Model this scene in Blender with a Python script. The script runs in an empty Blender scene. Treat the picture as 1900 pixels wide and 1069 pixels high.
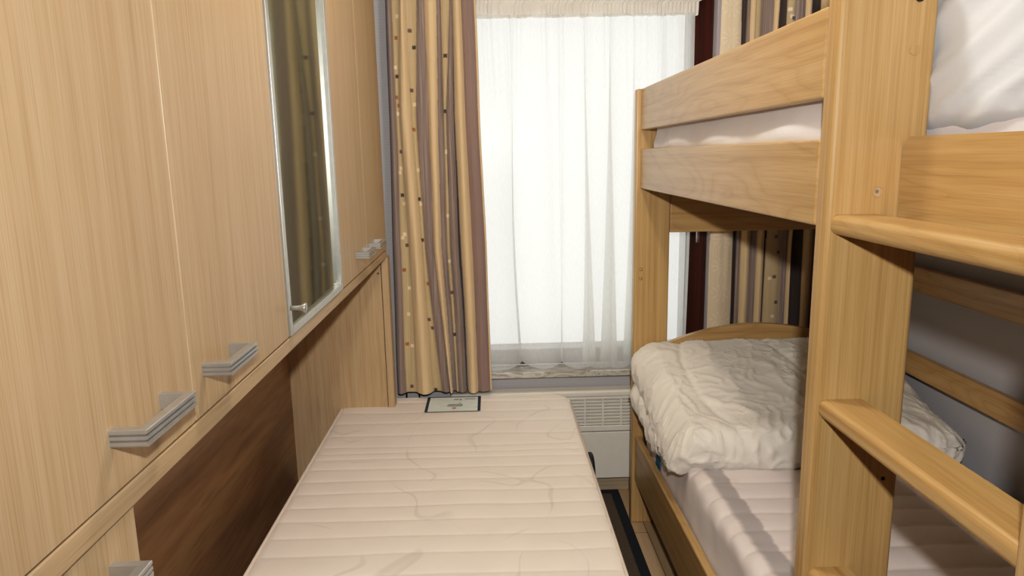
import bpy, bmesh, math, random
from mathutils import Vector, Matrix, noise

random.seed(7)
SC = bpy.context.scene
COL = SC.collection

# ------------------------------------------------------------------ camera
F, CX, CY = 1300.0, 950.0, 534.5
fy = Vector((908 - CX, -(290 - CY), -F)).normalized()
d0 = Vector((0.024, -1, 0))
dn = (d0 - fy * d0.dot(fy)).normalized()
up = -dn
xr = fy.cross(up)
R = Matrix((xr, fy, up))                    # camera -> world
cam_d = bpy.data.cameras.new('camera')
cam = bpy.data.objects.new('camera', cam_d)
COL.objects.link(cam)
cam.matrix_world = Matrix.Translation((0, 0, 1.40)) @ R.to_4x4()
cam_d.sensor_width = 36
cam_d.lens = F / 1900 * 36
cam_d.clip_start = 0.02
SC.camera = cam

# ------------------------------------------------------------------ material helpers
def srgb(r, g, b):
    def c(v):
        v /= 255.0
        return v / 12.92 if v <= 0.04045 else ((v + 0.055) / 1.055) ** 2.4
    return (c(r), c(g), c(b), 1)

def newmat(name):
    m = bpy.data.materials.new(name)
    m.use_nodes = True
    nt = m.node_tree
    b = nt.nodes['Principled BSDF']
    return m, nt, b

def N(nt, t, **kw):
    n = nt.nodes.new(t)
    for k, v in kw.items():
        setattr(n, k, v)
    return n

def ramp(nt, fac, stops):
    r = N(nt, 'ShaderNodeValToRGB')
    els = r.color_ramp.elements
    while len(els) < len(stops):
        els.new(0.5)
    for e, (p, c) in zip(els, stops):
        e.position = p
        e.color = c
    nt.links.new(fac, r.inputs['Fac'])
    return r.outputs['Color']

def mixc(nt, fac, a, b, mode='MIX'):
    m = N(nt, 'ShaderNodeMix', data_type='RGBA', blend_type=mode)
    for s, v in ((m.inputs['Factor'], fac), (m.inputs['A'], a), (m.inputs['B'], b)):
        if hasattr(v, 'links') or hasattr(v, 'is_linked'):
            nt.links.new(v, s)
        else:
            s.default_value = v
    return m.outputs['Result']

def coords(nt, scale, loc=(0, 0, 0), rot=(0, 0, 0)):
    tc = N(nt, 'ShaderNodeTexCoord')
    mp = N(nt, 'ShaderNodeMapping')
    mp.inputs['Scale'].default_value = scale
    mp.inputs['Location'].default_value = loc
    mp.inputs['Rotation'].default_value = rot
    nt.links.new(tc.outputs['Object'], mp.inputs['Vector'])
    return mp.outputs['Vector']

def tex(nt, vec, scale, detail=4, rough=0.55, dist=0.0):
    n = N(nt, 'ShaderNodeTexNoise')
    n.inputs['Scale'].default_value = scale
    n.inputs['Detail'].default_value = detail
    n.inputs['Roughness'].default_value = rough
    n.inputs['Distortion'].default_value = dist
    nt.links.new(vec, n.inputs['Vector'])
    return n.outputs['Fac']

def bump(nt, bsdf, h, strength, dist=0.002):
    b = N(nt, 'ShaderNodeBump')
    b.inputs['Strength'].default_value = strength
    b.inputs['Distance'].default_value = dist
    nt.links.new(h, b.inputs['Height'])
    nt.links.new(b.outputs['Normal'], bsdf.inputs['Normal'])

def wood(name, light, mid, dark, axis, rough=0.42, coat=0.15, rings=0.0, across=55.0, pore=0.35, seed=0.0):
    """Grain running along axis 0/1/2."""
    m, nt, b = newmat(name)
    sc = [across] * 3
    sc[axis] = 0.9
    v = coords(nt, sc, loc=(seed, seed * 1.7, seed * 0.6))
    n1 = tex(nt, v, 1.0, 6, 0.6, 0.25)
    c = ramp(nt, n1, [(0.28, dark), (0.48, mid), (0.70, light)])
    sp = [across * 9] * 3
    sp[axis] = 7.0
    v2 = coords(nt, sp, loc=(seed, 0, seed))
    n2 = tex(nt, v2, 1.0, 2, 0.5)
    pc = ramp(nt, n2, [(0.36, (0.72, 0.66, 0.58, 1)), (0.52, (1, 1, 1, 1))])
    c = mixc(nt, pore, c, pc, 'MULTIPLY')
    if rings > 0:
        sr = [5.5] * 3
        sr[axis] = 0.9
        v3 = coords(nt, sr, loc=(seed * 2.1, seed, 0.4 + seed))
        n3 = tex(nt, v3, 1.0, 2, 0.5, 0.4)
        mt = N(nt, 'ShaderNodeMath', operation='MULTIPLY'); mt.inputs[1].default_value = 16.0
        nt.links.new(n3, mt.inputs[0])
        fr = N(nt, 'ShaderNodeMath', operation='FRACT'); nt.links.new(mt.outputs[0], fr.inputs[0])
        rc = ramp(nt, fr.outputs[0], [(0.0, (0.66, 0.56, 0.44, 1)), (0.18, (0.9, 0.87, 0.82, 1)), (0.6, (1, 1, 1, 1)), (1.0, (0.82, 0.75, 0.66, 1))])
        c = mixc(nt, rings, c, rc, 'MULTIPLY')
    nt.links.new(c, b.inputs['Base Color'])
    b.inputs['Roughness'].default_value = rough
    b.inputs['Coat Weight'].default_value = coat
    b.inputs['Coat Roughness'].default_value = 0.25
    bump(nt, b, n2, 0.12, 0.0006)
    return m

def plain(name, col, rough=0.5, metal=0.0, var=0.06, scale=30.0, bmp=0.0):
    m, nt, b = newmat(name)
    v = coords(nt, (1, 1, 1))
    n = tex(nt, v, scale, 4)
    lo = tuple(x * (1 - var) for x in col[:3]) + (1,)
    hi = tuple(min(1, x * (1 + var)) for x in col[:3]) + (1,)
    nt.links.new(ramp(nt, n, [(0.3, lo), (0.7, hi)]), b.inputs['Base Color'])
    b.inputs['Roughness'].default_value = rough
    b.inputs['Metallic'].default_value = metal
    if bmp:
        bump(nt, b, n, bmp, 0.002)
    return m

# cabinet veneer (pale, vertical grain) and bed oak (golden)
CAB = (srgb(199, 176, 143), srgb(192, 167, 133), srgb(183, 156, 120))
OAK = (srgb(200, 170, 122), srgb(191, 159, 109), srgb(176, 142, 94))
M = {}
M['cab_v'] = wood('cabinet_veneer_upright', *CAB, 2, rough=0.45, coat=0.12, pore=0.4, across=60)
M['cab_v2'] = wood('cabinet_veneer_upright_second', *CAB, 2, rough=0.45, coat=0.12, pore=0.5, across=60, seed=3.3)
M['cab_y'] = wood('cabinet_veneer_lengthwise', *CAB, 1, rough=0.42, coat=0.2, pore=0.5, across=30)
M['niche'] = wood('niche_veneer_lengthwise', srgb(186, 150, 112), srgb(164, 128, 94), srgb(134, 102, 74), 1, rough=0.4, coat=0.2, pore=0.5, across=9)
M['oak_z'] = wood('oak_upright', *OAK, 2, rough=0.38, coat=0.3, pore=0.4, across=110)
M['oak_y'] = wood('oak_lengthwise', *OAK, 1, rough=0.38, coat=0.3, rings=0.35, seed=1.2)
M['oak_y2'] = wood('oak_lengthwise_second', *OAK, 1, rough=0.38, coat=0.3, rings=0.4, seed=4.7)
M['oak_x'] = wood('oak_crosswise', *OAK, 0, rough=0.38, coat=0.3, rings=0.4, seed=2.4)
M['plug'] = wood('oak_plug', srgb(204, 166, 112), srgb(188, 146, 92), srgb(166, 124, 76), 0, rough=0.4)
M['mahog'] = wood('mahogany', srgb(92, 36, 20), srgb(70, 25, 14), srgb(44, 15, 9), 2, rough=0.3, coat=0.35, pore=0.4)
M['mahog_x'] = wood('mahogany_crosswise', srgb(92, 36, 20), srgb(70, 25, 14), srgb(44, 15, 9), 0, rough=0.3, coat=0.35, pore=0.4)
M['alu'] = plain('brushed_aluminium', (0.52, 0.52, 0.515, 1), 0.32, 0.7, 0.05, 60)
M['alu_frame'] = plain('satin_aluminium', (0.62, 0.63, 0.60, 1), 0.38, 0.8, 0.04, 60)
M['black'] = plain('black_plastic', (0.012, 0.012, 0.013, 1), 0.45)
M['black_metal'] = plain('black_steel', (0.02, 0.02, 0.022, 1), 0.4, 0.3)
M['dark_hole'] = plain('dark_recess', (0.02, 0.014, 0.008, 1), 0.8)
M['heater'] = plain('heater_enamel', srgb(226, 222, 212), 0.35, 0, 0.02)
M['heater_dark'] = plain('heater_inside', srgb(44, 42, 38), 0.7)
M['zinc'] = plain('zinc_screw', (0.35, 0.33, 0.30, 1), 0.35, 0.9)
M['ceil'] = plain('ceiling_paint', (0.82, 0.80, 0.76, 1), 0.9, 0, 0.02)
M['rug_b'] = plain('rug_binding', srgb(34, 36, 42), 0.9, 0, 0.25, 300, 0.4)
M['rug'] = plain('rug_pile', srgb(92, 80, 66), 0.95, 0, 0.3, 250, 0.6)
M['navy'] = plain('label_navy', srgb(46, 62, 84), 0.5)
M['pale'] = plain('label_pale', srgb(226, 234, 228), 0.5)
M['ink'] = plain('label_ink', srgb(60, 66, 74), 0.5)
M['orange'] = plain('label_orange', srgb(224, 130, 48), 0.5)
M['blue_tag'] = plain('blue_tag', srgb(40, 110, 150), 0.6)

def wallpaper():
    m, nt, b = newmat('embossed_wallpaper')
    w1 = coords(nt, (1, 1, 1), rot=(math.radians(45), 0, math.radians(45)))
    ch = N(nt, 'ShaderNodeTexVoronoi', distance='CHEBYCHEV')
    ch.inputs['Scale'].default_value = 130
    ch.inputs['Randomness'].default_value = 0.0
    nt.links.new(w1, ch.inputs['Vector'])
    c = ramp(nt, ch.outputs['Distance'], [(0.15, srgb(182, 180, 182)), (0.45, srgb(194, 192, 194))])
    nt.links.new(c, b.inputs['Base Color'])
    b.inputs['Roughness'].default_value = 0.8
    bump(nt, b, ch.outputs['Distance'], 0.12, 0.001)
    return m
M['wall'] = wallpaper()

def marble():
    m, nt, b = newmat('grey_veined_marble')
    v = coords(nt, (3, 9, 9), rot=(0, 0, 0.5))
    n = tex(nt, v, 2.2, 8, 0.68, 1.6)
    c = ramp(nt, n, [(0.32, srgb(110, 104, 96)), (0.44, srgb(168, 164, 154)), (0.52, srgb(206, 204, 196)), (0.60, srgb(176, 171, 160)), (0.70, srgb(122, 115, 104))])
    nt.links.new(c, b.inputs['Base Color'])
    b.inputs['Roughness'].default_value = 0.18
    return m
M['marble'] = marble()

def floorm():
    m, nt, b = newmat('laminate_planks')
    br = N(nt, 'ShaderNodeTexBrick')
    br.inputs['Scale'].default_value = 1.0
    br.inputs['Brick Width'].default_value = 1.2
    br.inputs['Row Height'].default_value = 0.14
    br.inputs['Mortar Size'].default_value = 0.0015
    br.inputs['Color1'].default_value = srgb(196, 172, 140)
    br.inputs['Color2'].default_value = srgb(180, 154, 122)
    br.inputs['Mortar'].default_value = srgb(110, 88, 66)
    v = coords(nt, (1, 1, 1), rot=(0, 0, math.radians(90)))
    nt.links.new(v, br.inputs['Vector'])
    g = tex(nt, coords(nt, (30, 2, 1)), 1.0, 6, 0.6, 0.8)
    gc = ramp(nt, g, [(0.3, (0.78, 0.74, 0.68, 1)), (0.6, (1, 1, 1, 1))])
    c = mixc(nt, 0.8, br.outputs['Color'], gc, 'MULTIPLY')
    nt.links.new(c, b.inputs['Base Color'])
    b.inputs['Roughness'].default_value = 0.4
    return m
M['floor'] = floorm()
M['base_m'] = wood('baseboard_laminate', srgb(206, 190, 164), srgb(192, 174, 148), srgb(170, 152, 126), 0, rough=0.5)

def fabric(name, col, var=0.04, weave=900, b_=0.1, rough=0.9, sheen=0.2, swirl=False, big=0.0):
    m, nt, b = newmat(name)
    n = tex(nt, coords(nt, (1, 1, 1)), 9, 4)
    lo = tuple(x * (1 - var) for x in col[:3]) + (1,)
    c = ramp(nt, n, [(0.3, lo), (0.7, col)])
    w = tex(nt, coords(nt, (1, 1, 1)), weave, 2)
    if swirl:
        # pale looping embroidery lines: thin contour lines of a slow noise
        s = tex(nt, coords(nt, (1, 0.8, 0.0)), 4.2, 0.0, 0.4, 0.9)
        a = N(nt, 'ShaderNodeMath', operation='SUBTRACT'); nt.links.new(s, a.inputs[0]); a.inputs[1].default_value = 0.47
        ab = N(nt, 'ShaderNodeMath', operation='ABSOLUTE'); nt.links.new(a.outputs[0], ab.inputs[0])
        sc = ramp(nt, ab.outputs[0], [(0.0, (0.87, 0.865, 0.86, 1)), (0.009, (0.89, 0.885, 0.88, 1)), (0.014, (1, 1, 1, 1))])
        pn = tex(nt, coords(nt, (1, 1, 0), loc=(3, 1, 0)), 6.0, 1.0)
        pm = ramp(nt, pn, [(0.42, (0, 0, 0, 1)), (0.55, (0.85, 0.85, 0.85, 1))])
        c = mixc(nt, pm, c, mixc(nt, 1.0, c, sc, 'MULTIPLY'))
    nt.links.new(c, b.inputs['Base Color'])
    b.inputs['Roughness'].default_value = rough
    b.inputs['Sheen Weight'].default_value = sheen
    if big:
        w2 = tex(nt, coords(nt, (1, 1, 1)), 26, 5, 0.6, 0.9)
        ad = N(nt, 'ShaderNodeMath', operation='MULTIPLY_ADD')
        nt.links.new(w2, ad.inputs[0]); ad.inputs[1].default_value = big; nt.links.new(w, ad.inputs[2])
        bump(nt, b, ad.outputs[0], b_, 0.002)
    else:
        bump(nt, b, w, b_, 0.001)
    return m
M['mattress'] = fabric('quilted_ticking', srgb(236, 226, 215), swirl=True)
M['piping'] = fabric('piping_tape', srgb(232, 218, 204))
M['sheet'] = fabric('white_cotton_sheet', srgb(226, 221, 222), big=3.0, b_=0.25)
M['protector'] = fabric('quilted_protector', srgb(228, 218, 214))
def protector():
    m = M['protector']; nt = m.node_tree
    b = nt.nodes['Principled BSDF']
    src = b.inputs['Base Color'].links[0].from_socket
    tc = N(nt, 'ShaderNodeTexCoord'); sp = N(nt, 'ShaderNodeSeparateXYZ'); nt.links.new(tc.outputs['Object'], sp.inputs[0])
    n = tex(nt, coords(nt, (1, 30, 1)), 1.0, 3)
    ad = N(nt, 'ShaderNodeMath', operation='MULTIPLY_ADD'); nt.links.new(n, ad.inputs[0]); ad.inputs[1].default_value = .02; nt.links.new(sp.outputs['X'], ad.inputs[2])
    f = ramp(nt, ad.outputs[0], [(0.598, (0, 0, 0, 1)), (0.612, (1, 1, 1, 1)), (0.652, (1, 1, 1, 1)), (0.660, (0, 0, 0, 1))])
    nt.links.new(mixc(nt, f, src, srgb(176, 168, 166)), b.inputs['Base Color'])  # greyer strip along the aisle-side edge of the top
protector()
M['band'] = fabric('grey_band', srgb(178, 170, 168), big=6.0, b_=0.5)
M['duvet'] = fabric('duvet_cotton', srgb(232, 227, 217), big=2.5, b_=0.2)
def crumple(m, scale, dist, st):
    nt = m.node_tree; b = nt.nodes['Principled BSDF']
    prev = b.inputs['Normal'].links[0].from_socket
    warp = N(nt, 'ShaderNodeTexNoise'); warp.inputs['Scale'].default_value = 5
    v0 = coords(nt, (1, 1, 1)); nt.links.new(v0, warp.inputs['Vector'])
    av = N(nt, 'ShaderNodeVectorMath', operation='MULTIPLY_ADD')
    nt.links.new(warp.outputs['Color'], av.inputs[0]); av.inputs[1].default_value = (.35, .35, .35); nt.links.new(v0, av.inputs[2])
    n = tex(nt, av.outputs[0], scale, 3, 0.45)
    a = N(nt, 'ShaderNodeMath', operation='SUBTRACT'); nt.links.new(n, a.inputs[0]); a.inputs[1].default_value = .5
    ab = N(nt, 'ShaderNodeMath', operation='ABSOLUTE'); nt.links.new(a.outputs[0], ab.inputs[0])
    h = ramp(nt, ab.outputs[0], [(0.0, (1, 1, 1, 1)), (0.05, (.45, .45, .45, 1)), (0.2, (0, 0, 0, 1))])
    bp = N(nt, 'ShaderNodeBump'); bp.inputs['Strength'].default_value = st; bp.inputs['Distance'].default_value = dist
    gn = ramp(nt, tex(nt, coords(nt, (1, 1, 1), loc=(4, 2, 1)), 5, 2), [(.40, (0.05, .05, .05, 1)), (.62, (1, 1, 1, 1))])
    h = mixc(nt, 1.0, h, gn, 'MULTIPLY')
    nt.links.new(h, bp.inputs['Height']); nt.links.new(prev, bp.inputs['Normal'])
    nt.links.new(bp.outputs['Normal'], b.inputs['Normal'])
crumple(M['duvet'], 7, 0.010, 0.5)
M['duvet_up'] = fabric('upper_duvet_cotton', srgb(212, 216, 222), big=1.5, b_=0.15)

def curtain_mat():
    m, nt, b = newmat('striped_curtain_cloth')
    at = N(nt, 'ShaderNodeAttribute'); at.attribute_name = 'Stripe'
    uv = N(nt, 'ShaderNodeUVMap'); uv.uv_map = 'UVMap'
    mp = N(nt, 'ShaderNodeMapping'); mp.inputs['Scale'].default_value = (150, 5, 1)
    nt.links.new(uv.outputs['UV'], mp.inputs['Vector'])
    n = tex(nt, mp.outputs['Vector'], 1.0, 3, 0.6)
    tc = ramp(nt, n, [(0.36, (0.62, 0.60, 0.60, 1)), (0.52, (0.92, 0.92, 0.92, 1)), (0.68, (1.25, 1.25, 1.25, 1))])
    # stronger threads on the dark stripes (alpha channel of the attribute)
    mx = mixc(nt, at.outputs['Alpha'], (1, 1, 1, 1), tc)
    c = mixc(nt, 1.0, at.outputs['Color'], mx, 'MULTIPLY')
    nt.links.new(c, b.inputs['Base Color'])
    b.inputs['Roughness'].default_value = 0.75
    b.inputs['Sheen Weight'].default_value = 0.25
    bump(nt, b, n, 0.15, 0.001)
    return m
M['curtain'] = curtain_mat()

def net_mat():
    m, nt, b = newmat('white_net_voile')
    out = nt.nodes['Material Output']
    d = N(nt, 'ShaderNodeBsdfDiffuse'); d.inputs['Color'].default_value = (0.80, 0.80, 0.79, 1)
    t = N(nt, 'ShaderNodeBsdfTranslucent'); t.inputs['Color'].default_value = (0.90, 0.91, 0.89, 1)
    tr = N(nt, 'ShaderNodeBsdfTransparent')
    w = tex(nt, coords(nt, (600, 600, 40)), 1.0, 2)
    mr = ramp(nt, w, [(0.3, (0.26, 0.26, 0.26, 1)), (0.7, (0.36, 0.36, 0.36, 1))])
    s1 = N(nt, 'ShaderNodeMixShader'); s1.inputs['Fac'].default_value = 0.55
    nt.links.new(d.outputs[0], s1.inputs[1]); nt.links.new(t.outputs[0], s1.inputs[2])
    s2 = N(nt, 'ShaderNodeMixShader')
    nt.links.new(mr, s2.inputs['Fac'])
    nt.links.new(s1.outputs[0], s2.inputs[1]); nt.links.new(tr.outputs[0], s2.inputs[2])
    nt.links.new(s2.outputs[0], out.inputs['Surface'])
    return m
M['net'] = net_mat()
M['net_head'] = fabric('net_heading_tape', srgb(226, 222, 214), big=4, b_=0.3)

def glass_mat():
    m, nt, b = newmat('window_glass')
    out = nt.nodes['Material Output']
    tr = N(nt, 'ShaderNodeBsdfTransparent'); tr.inputs['Color'].default_value = (0.97, 0.98, 0.97, 1)
    g = N(nt, 'ShaderNodeBsdfGlossy'); g.inputs['Roughness'].default_value = 0.25
    s = N(nt, 'ShaderNodeMixShader'); s.inputs['Fac'].default_value = 0.03
    nt.links.new(tr.outputs[0], s.inputs[1]); nt.links.new(g.outputs[0], s.inputs[2])
    nt.links.new(s.outputs[0], out.inputs['Surface'])
    return m
M['glass'] = glass_mat()

def smoked():
    m, nt, b = newmat('smoked_mirror_glass')
    v = coords(nt, (1, 1, 1))
    n = tex(nt, v, 3, 2)
    nt.links.new(ramp(nt, n, [(0.3, srgb(112, 118, 98)), (0.7, srgb(120, 125, 104))]), b.inputs['Base Color'])
    b.inputs['Metallic'].default_value = 0.62
    b.inputs['Roughness'].default_value = 0.05
    return m
M['smoked'] = smoked()

# ------------------------------------------------------------------ object helpers
def link(name, bm, mat, parent=None, smooth=False):
    bmesh.ops.recalc_face_normals(bm, faces=bm.faces)
    me = bpy.data.meshes.new(name)
    bm.to_mesh(me)
    bm.free()
    me.materials.append(mat)
    if smooth:
        for p in me.polygons:
            p.use_smooth = True
    o = bpy.data.objects.new(name, me)
    COL.objects.link(o)
    if parent is not None:
        root = parent
        off = Vector((0, 0, 0))
        while root is not None:
            off += root.location
            root = root.parent
        me.transform(Matrix.Translation(-off))
        o.parent = parent
    return o

def thing(name, label, cat, loc, group=None):
    o = bpy.data.objects.new(name, None)
    COL.objects.link(o)
    o.location = loc
    o.empty_display_size = 0.1
    o['label'] = label
    o['category'] = cat
    if group:
        o['group'] = group
    return o

def tag(o, label, cat, group=None):
    o['label'] = label
    o['category'] = cat
    if group:
        o['group'] = group
    return o

def struct(o):
    o['kind'] = 'structure'
    return o

def box(bm, x0, x1, y0, y1, z0, z1, bev=0.0, seg=2):
    r = bmesh.ops.create_cube(bm, size=1)
    vs = r['verts']
    for v in vs:
        v.co = Vector((x0 + (v.co.x + .5) * (x1 - x0), y0 + (v.co.y + .5) * (y1 - y0), z0 + (v.co.z + .5) * (z1 - z0)))
    if bev > 0:
        es = list({e for v in vs for e in v.link_edges})
        bmesh.ops.bevel(bm, geom=es, offset=bev, segments=seg, affect='EDGES', profile=0.5)

def bx(name, mat, x0, x1, y0, y1, z0, z1, parent=None, bev=0.0, seg=2):
    bm = bmesh.new()
    box(bm, x0, x1, y0, y1, z0, z1, bev, seg)
    return link(name, bm, mat, parent)

def cyl(bm, c, axis, r, h, n=24):
    r_ = bmesh.ops.create_cone(bm, cap_ends=True, segments=n, radius1=r, radius2=r, depth=h)
    rot = {'x': Matrix.Rotation(math.pi / 2, 4, 'Y'), 'y': Matrix.Rotation(math.pi / 2, 4, 'X'), 'z': Matrix.Identity(4)}[axis]
    bmesh.ops.transform(bm, matrix=Matrix.Translation(c) @ rot, verts=r_['verts'])

def lathe(bm, c, axis_dir, prof, n=20):
    """profile (distance along axis, radius)."""
    a = Vector(axis_dir).normalized()
    q = a.to_track_quat('Z', 'Y')
    rings = []
    for d, r in prof:
        rings.append([bm.verts.new(Vector(c) + q @ Vector((r * math.cos(t * 2 * math.pi / n), r * math.sin(t * 2 * math.pi / n), d))) for t in range(n)])
    for i in range(len(rings) - 1):
        for j in range(n):
            bm.faces.new((rings[i][j], rings[i][(j + 1) % n], rings[i + 1][(j + 1) % n], rings[i + 1][j]))
    bm.faces.new(rings[0]); bm.faces.new(rings[-1])

def tube(bm, pts, r, n=8):
    rings = []
    pts = [Vector(p) for p in pts]
    for i, p in enumerate(pts):
        t = (pts[min(i + 1, len(pts) - 1)] - pts[max(i - 1, 0)]).normalized()
        q = t.to_track_quat('Z', 'Y')
        rings.append([bm.verts.new(p + q @ Vector((r * math.cos(k * 2 * math.pi / n), r * math.sin(k * 2 * math.pi / n), 0))) for k in range(n)])
    for i in range(len(rings) - 1):
        for j in range(n):
            bm.faces.new((rings[i][j], rings[i][(j + 1) % n], rings[i + 1][(j + 1) % n], rings[i + 1][j]))
    bm.faces.new(rings[0]); bm.faces.new(rings[-1])

def soft_box(lo, hi, r, step, disp=None, rxy=None):
    """Rounded box on a fine grid; r = edge radius, rxy = plan corner radius, disp(p, n) -> new p."""
    lo, hi = Vector(lo), Vector(hi)
    nx, ny, nz = [max(2, int(round((hi[i] - lo[i]) / step[i]))) for i in range(3)]
    bm = bmesh.new()
    cache = {}
    rxy = rxy or r
    def vert(i, j, k):
        key = (i, j, k)
        if key in cache:
            return cache[key]
        p = Vector((lo.x + (hi.x - lo.x) * i / nx, lo.y + (hi.y - lo.y) * j / ny, lo.z + (hi.z - lo.z) * k / nz))
        # round in plan
        q = p.copy(); n = Vector((0, 0, 0))
        c = Vector((min(max(p.x, lo.x + rxy), hi.x - rxy), min(max(p.y, lo.y + rxy), hi.y - rxy), 0))
        d = Vector((p.x - c.x, p.y - c.y, 0))
        inset = 0.0
        if d.length > 1e-9:
            m = max(abs(d.x), abs(d.y))
            q.x, q.y = c.x + d.x / d.length * m, c.y + d.y / d.length * m
            plan_d = rxy - m
            n = d.normalized()
        else:
            plan_d = rxy
        # distance from side edge in plan
        ed = min(p.x - lo.x, hi.x - p.x, p.y - lo.y, hi.y - p.y)
        # vertical rounding
        dz_top, dz_bot = hi.z - p.z, p.z - lo.z
        a = max(0.0, r - ed); bt = max(0.0, r - dz_top); bb = max(0.0, r - dz_bot)
        bz = max(bt, bb)
        nrm = Vector((n.x, n.y, 0))
        if a > 0 and bz > 0:
            L = math.hypot(a, bz); mm = max(a, bz)
            a2, b2 = a / L * mm, bz / L * mm
            if n.length > 0:
                q.x -= n.x * (a - a2); q.y -= n.y * (a - a2)
            q.z = (hi.z - r + b2) if bt > bb else (lo.z + r - b2)
            nrm = n * (a2 / r) + Vector((0, 0, (1 if bt > bb else -1) * b2 / r))
        elif bz >= r - 1e-6:
            nrm = Vector((0, 0, 1 if bt > bb else -1))
        if nrm.length < 1e-6:
            nrm = Vector((0, 0, 1 if p.z > (lo.z + hi.z) / 2 else -1))
        nrm.normalize()
        if disp:
            q = disp(q, nrm)
        v = bm.verts.new(q)
        cache[key] = v
        return v
    def face(a, b, c, d):
        bm.faces.new((a, b, c, d))
    for k in (0, nz):
        for i in range(nx):
            for j in range(ny):
                face(vert(i, j, k), vert(i + 1, j, k), vert(i + 1, j + 1, k), vert(i, j + 1, k))
    for i in (0, nx):
        for j in range(ny):
            for k in range(nz):
                face(vert(i, j, k), vert(i, j + 1, k), vert(i, j + 1, k + 1), vert(i, j, k + 1))
    for j in (0, ny):
        for i in range(nx):
            for k in range(nz):
                face(vert(i, j, k), vert(i + 1, j, k), vert(i + 1, j, k + 1), vert(i, j, k + 1))
    return bm

def ns(p, s=1.0):
    return noise.noise(Vector(p) * s)

def ridged(p, dirv, freq, along):
    """wrinkles running along dirv"""
    d = Vector(dirv).normalized()
    o = Vector((-d.y, d.x, 0))
    q = Vector((p.dot(o) * freq, p.dot(d) * along, p.z * freq * 0.7))
    v = noise.noise(q + Vector((ns(p, 6) * 0.6, 0, 0)))
    return (1 - abs(v) * 2.2)

# ------------------------------------------------------------------ the room
struct(bx('floor', M['floor'], -0.86, 1.55, -1.3, 2.86, -0.05, 0.0))
struct(bx('ceiling', M['ceil'], -0.86, 1.55, -1.3, 2.86, 2.36, 2.41))
struct(bx('wall_left', M['wall'], -0.86, -0.80, -1.3, 2.76, 0, 2.36))
struct(bx('wall_right', M['wall'], 1.45, 1.51, -1.3, 2.76, 0, 2.36))
struct(bx('wall_rear', M['niche'], -0.86, 1.51, -1.3, -1.24, 0, 2.36))
WX0, WX1, WZ0, WZ1 = -0.22, 0.872, 0.518, 2.12
bm = bmesh.new()
box(bm, -0.86, WX0, 2.76, 2.92, 0, 2.36)
box(bm, WX1, 1.51, 2.76, 2.92, 0, 2.36)
box(bm, WX0, WX1, 2.76, 2.92, 0, WZ0)
box(bm, WX0, WX1, 2.76, 2.92, WZ1, 2.36)
struct(link('wall_back', bm, M['wall']))
struct(bx('baseboard_back', M['base_m'], -0.36, 1.44, 2.747, 2.76, 0.0, 0.062, None, 0.003))

# window: mahogany frame, sash, panes, handle, marble sill
win = bpy.data.objects.new('window_1', None); COL.objects.link(win); win.location = (0.33, 2.84, WZ0)
win['kind'] = 'structure'
bm = bmesh.new()
box(bm, WX0, -0.135, 2.80, 2.90, 0.548, WZ1, 0.004)
box(bm, 0.786, WX1, 2.80, 2.90, 0.548, WZ1, 0.004)
link('window_frame', bm, M['mahog'], win)
bm = bmesh.new()
box(bm, -0.135, 0.786, 2.80, 2.90, 1.965, WZ1, 0.004)
box(bm, -0.135, 0.786, 2.80, 2.90, 0.548, 0.612, 0.004)
link('window_frame', bm, M['mahog_x'], win)
bx('window_pane', M['glass'], -0.135, 0.786, 2.86, 2.864, 0.612, 1.965, win)
bm = bmesh.new()
box(bm, 0.812, 0.836, 2.788, 2.80, 1.12, 1.21, 0.003)
cyl(bm, (0.824, 2.780, 1.165), 'y', 0.008, 0.03)
tube(bm, [(0.824, 2.768, 1.17), (0.824, 2.766, 1.13), (0.825, 2.768, 1.07), (0.826, 2.770, 1.045)], 0.0075)
link('window_handle', bm, M['zinc'], win, True)
bx('window_sill', M['marble'], -0.30, 0.93, 2.70, 2.80, 0.518, 0.545, win, 0.005, 3)

# ------------------------------------------------------------------ curtains
def interp(tab, v):
    """rows of stripe tables at v positions: list of (v, [edges])"""
    if v <= tab[0][0]:
        return tab[0][1]
    for (v0, e0), (v1, e1) in zip(tab, tab[1:]):
        if v <= v1:
            t = (v - v0) / (v1 - v0)
            return [a + (b - a) * t for a, b in zip(e0, e1)]
    return tab[-1][1]

BEIGE = srgb(216, 192, 154)
CREAM = srgb(220, 204, 178)
TAN = srgb(190, 171, 136)
BROWN = srgb(150, 135, 128)
MAUVE = srgb(146, 125, 118)
DARK = srgb(70, 58, 54)
RUST = srgb(152, 98, 56)
LINER = srgb(168, 160, 166)

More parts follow.
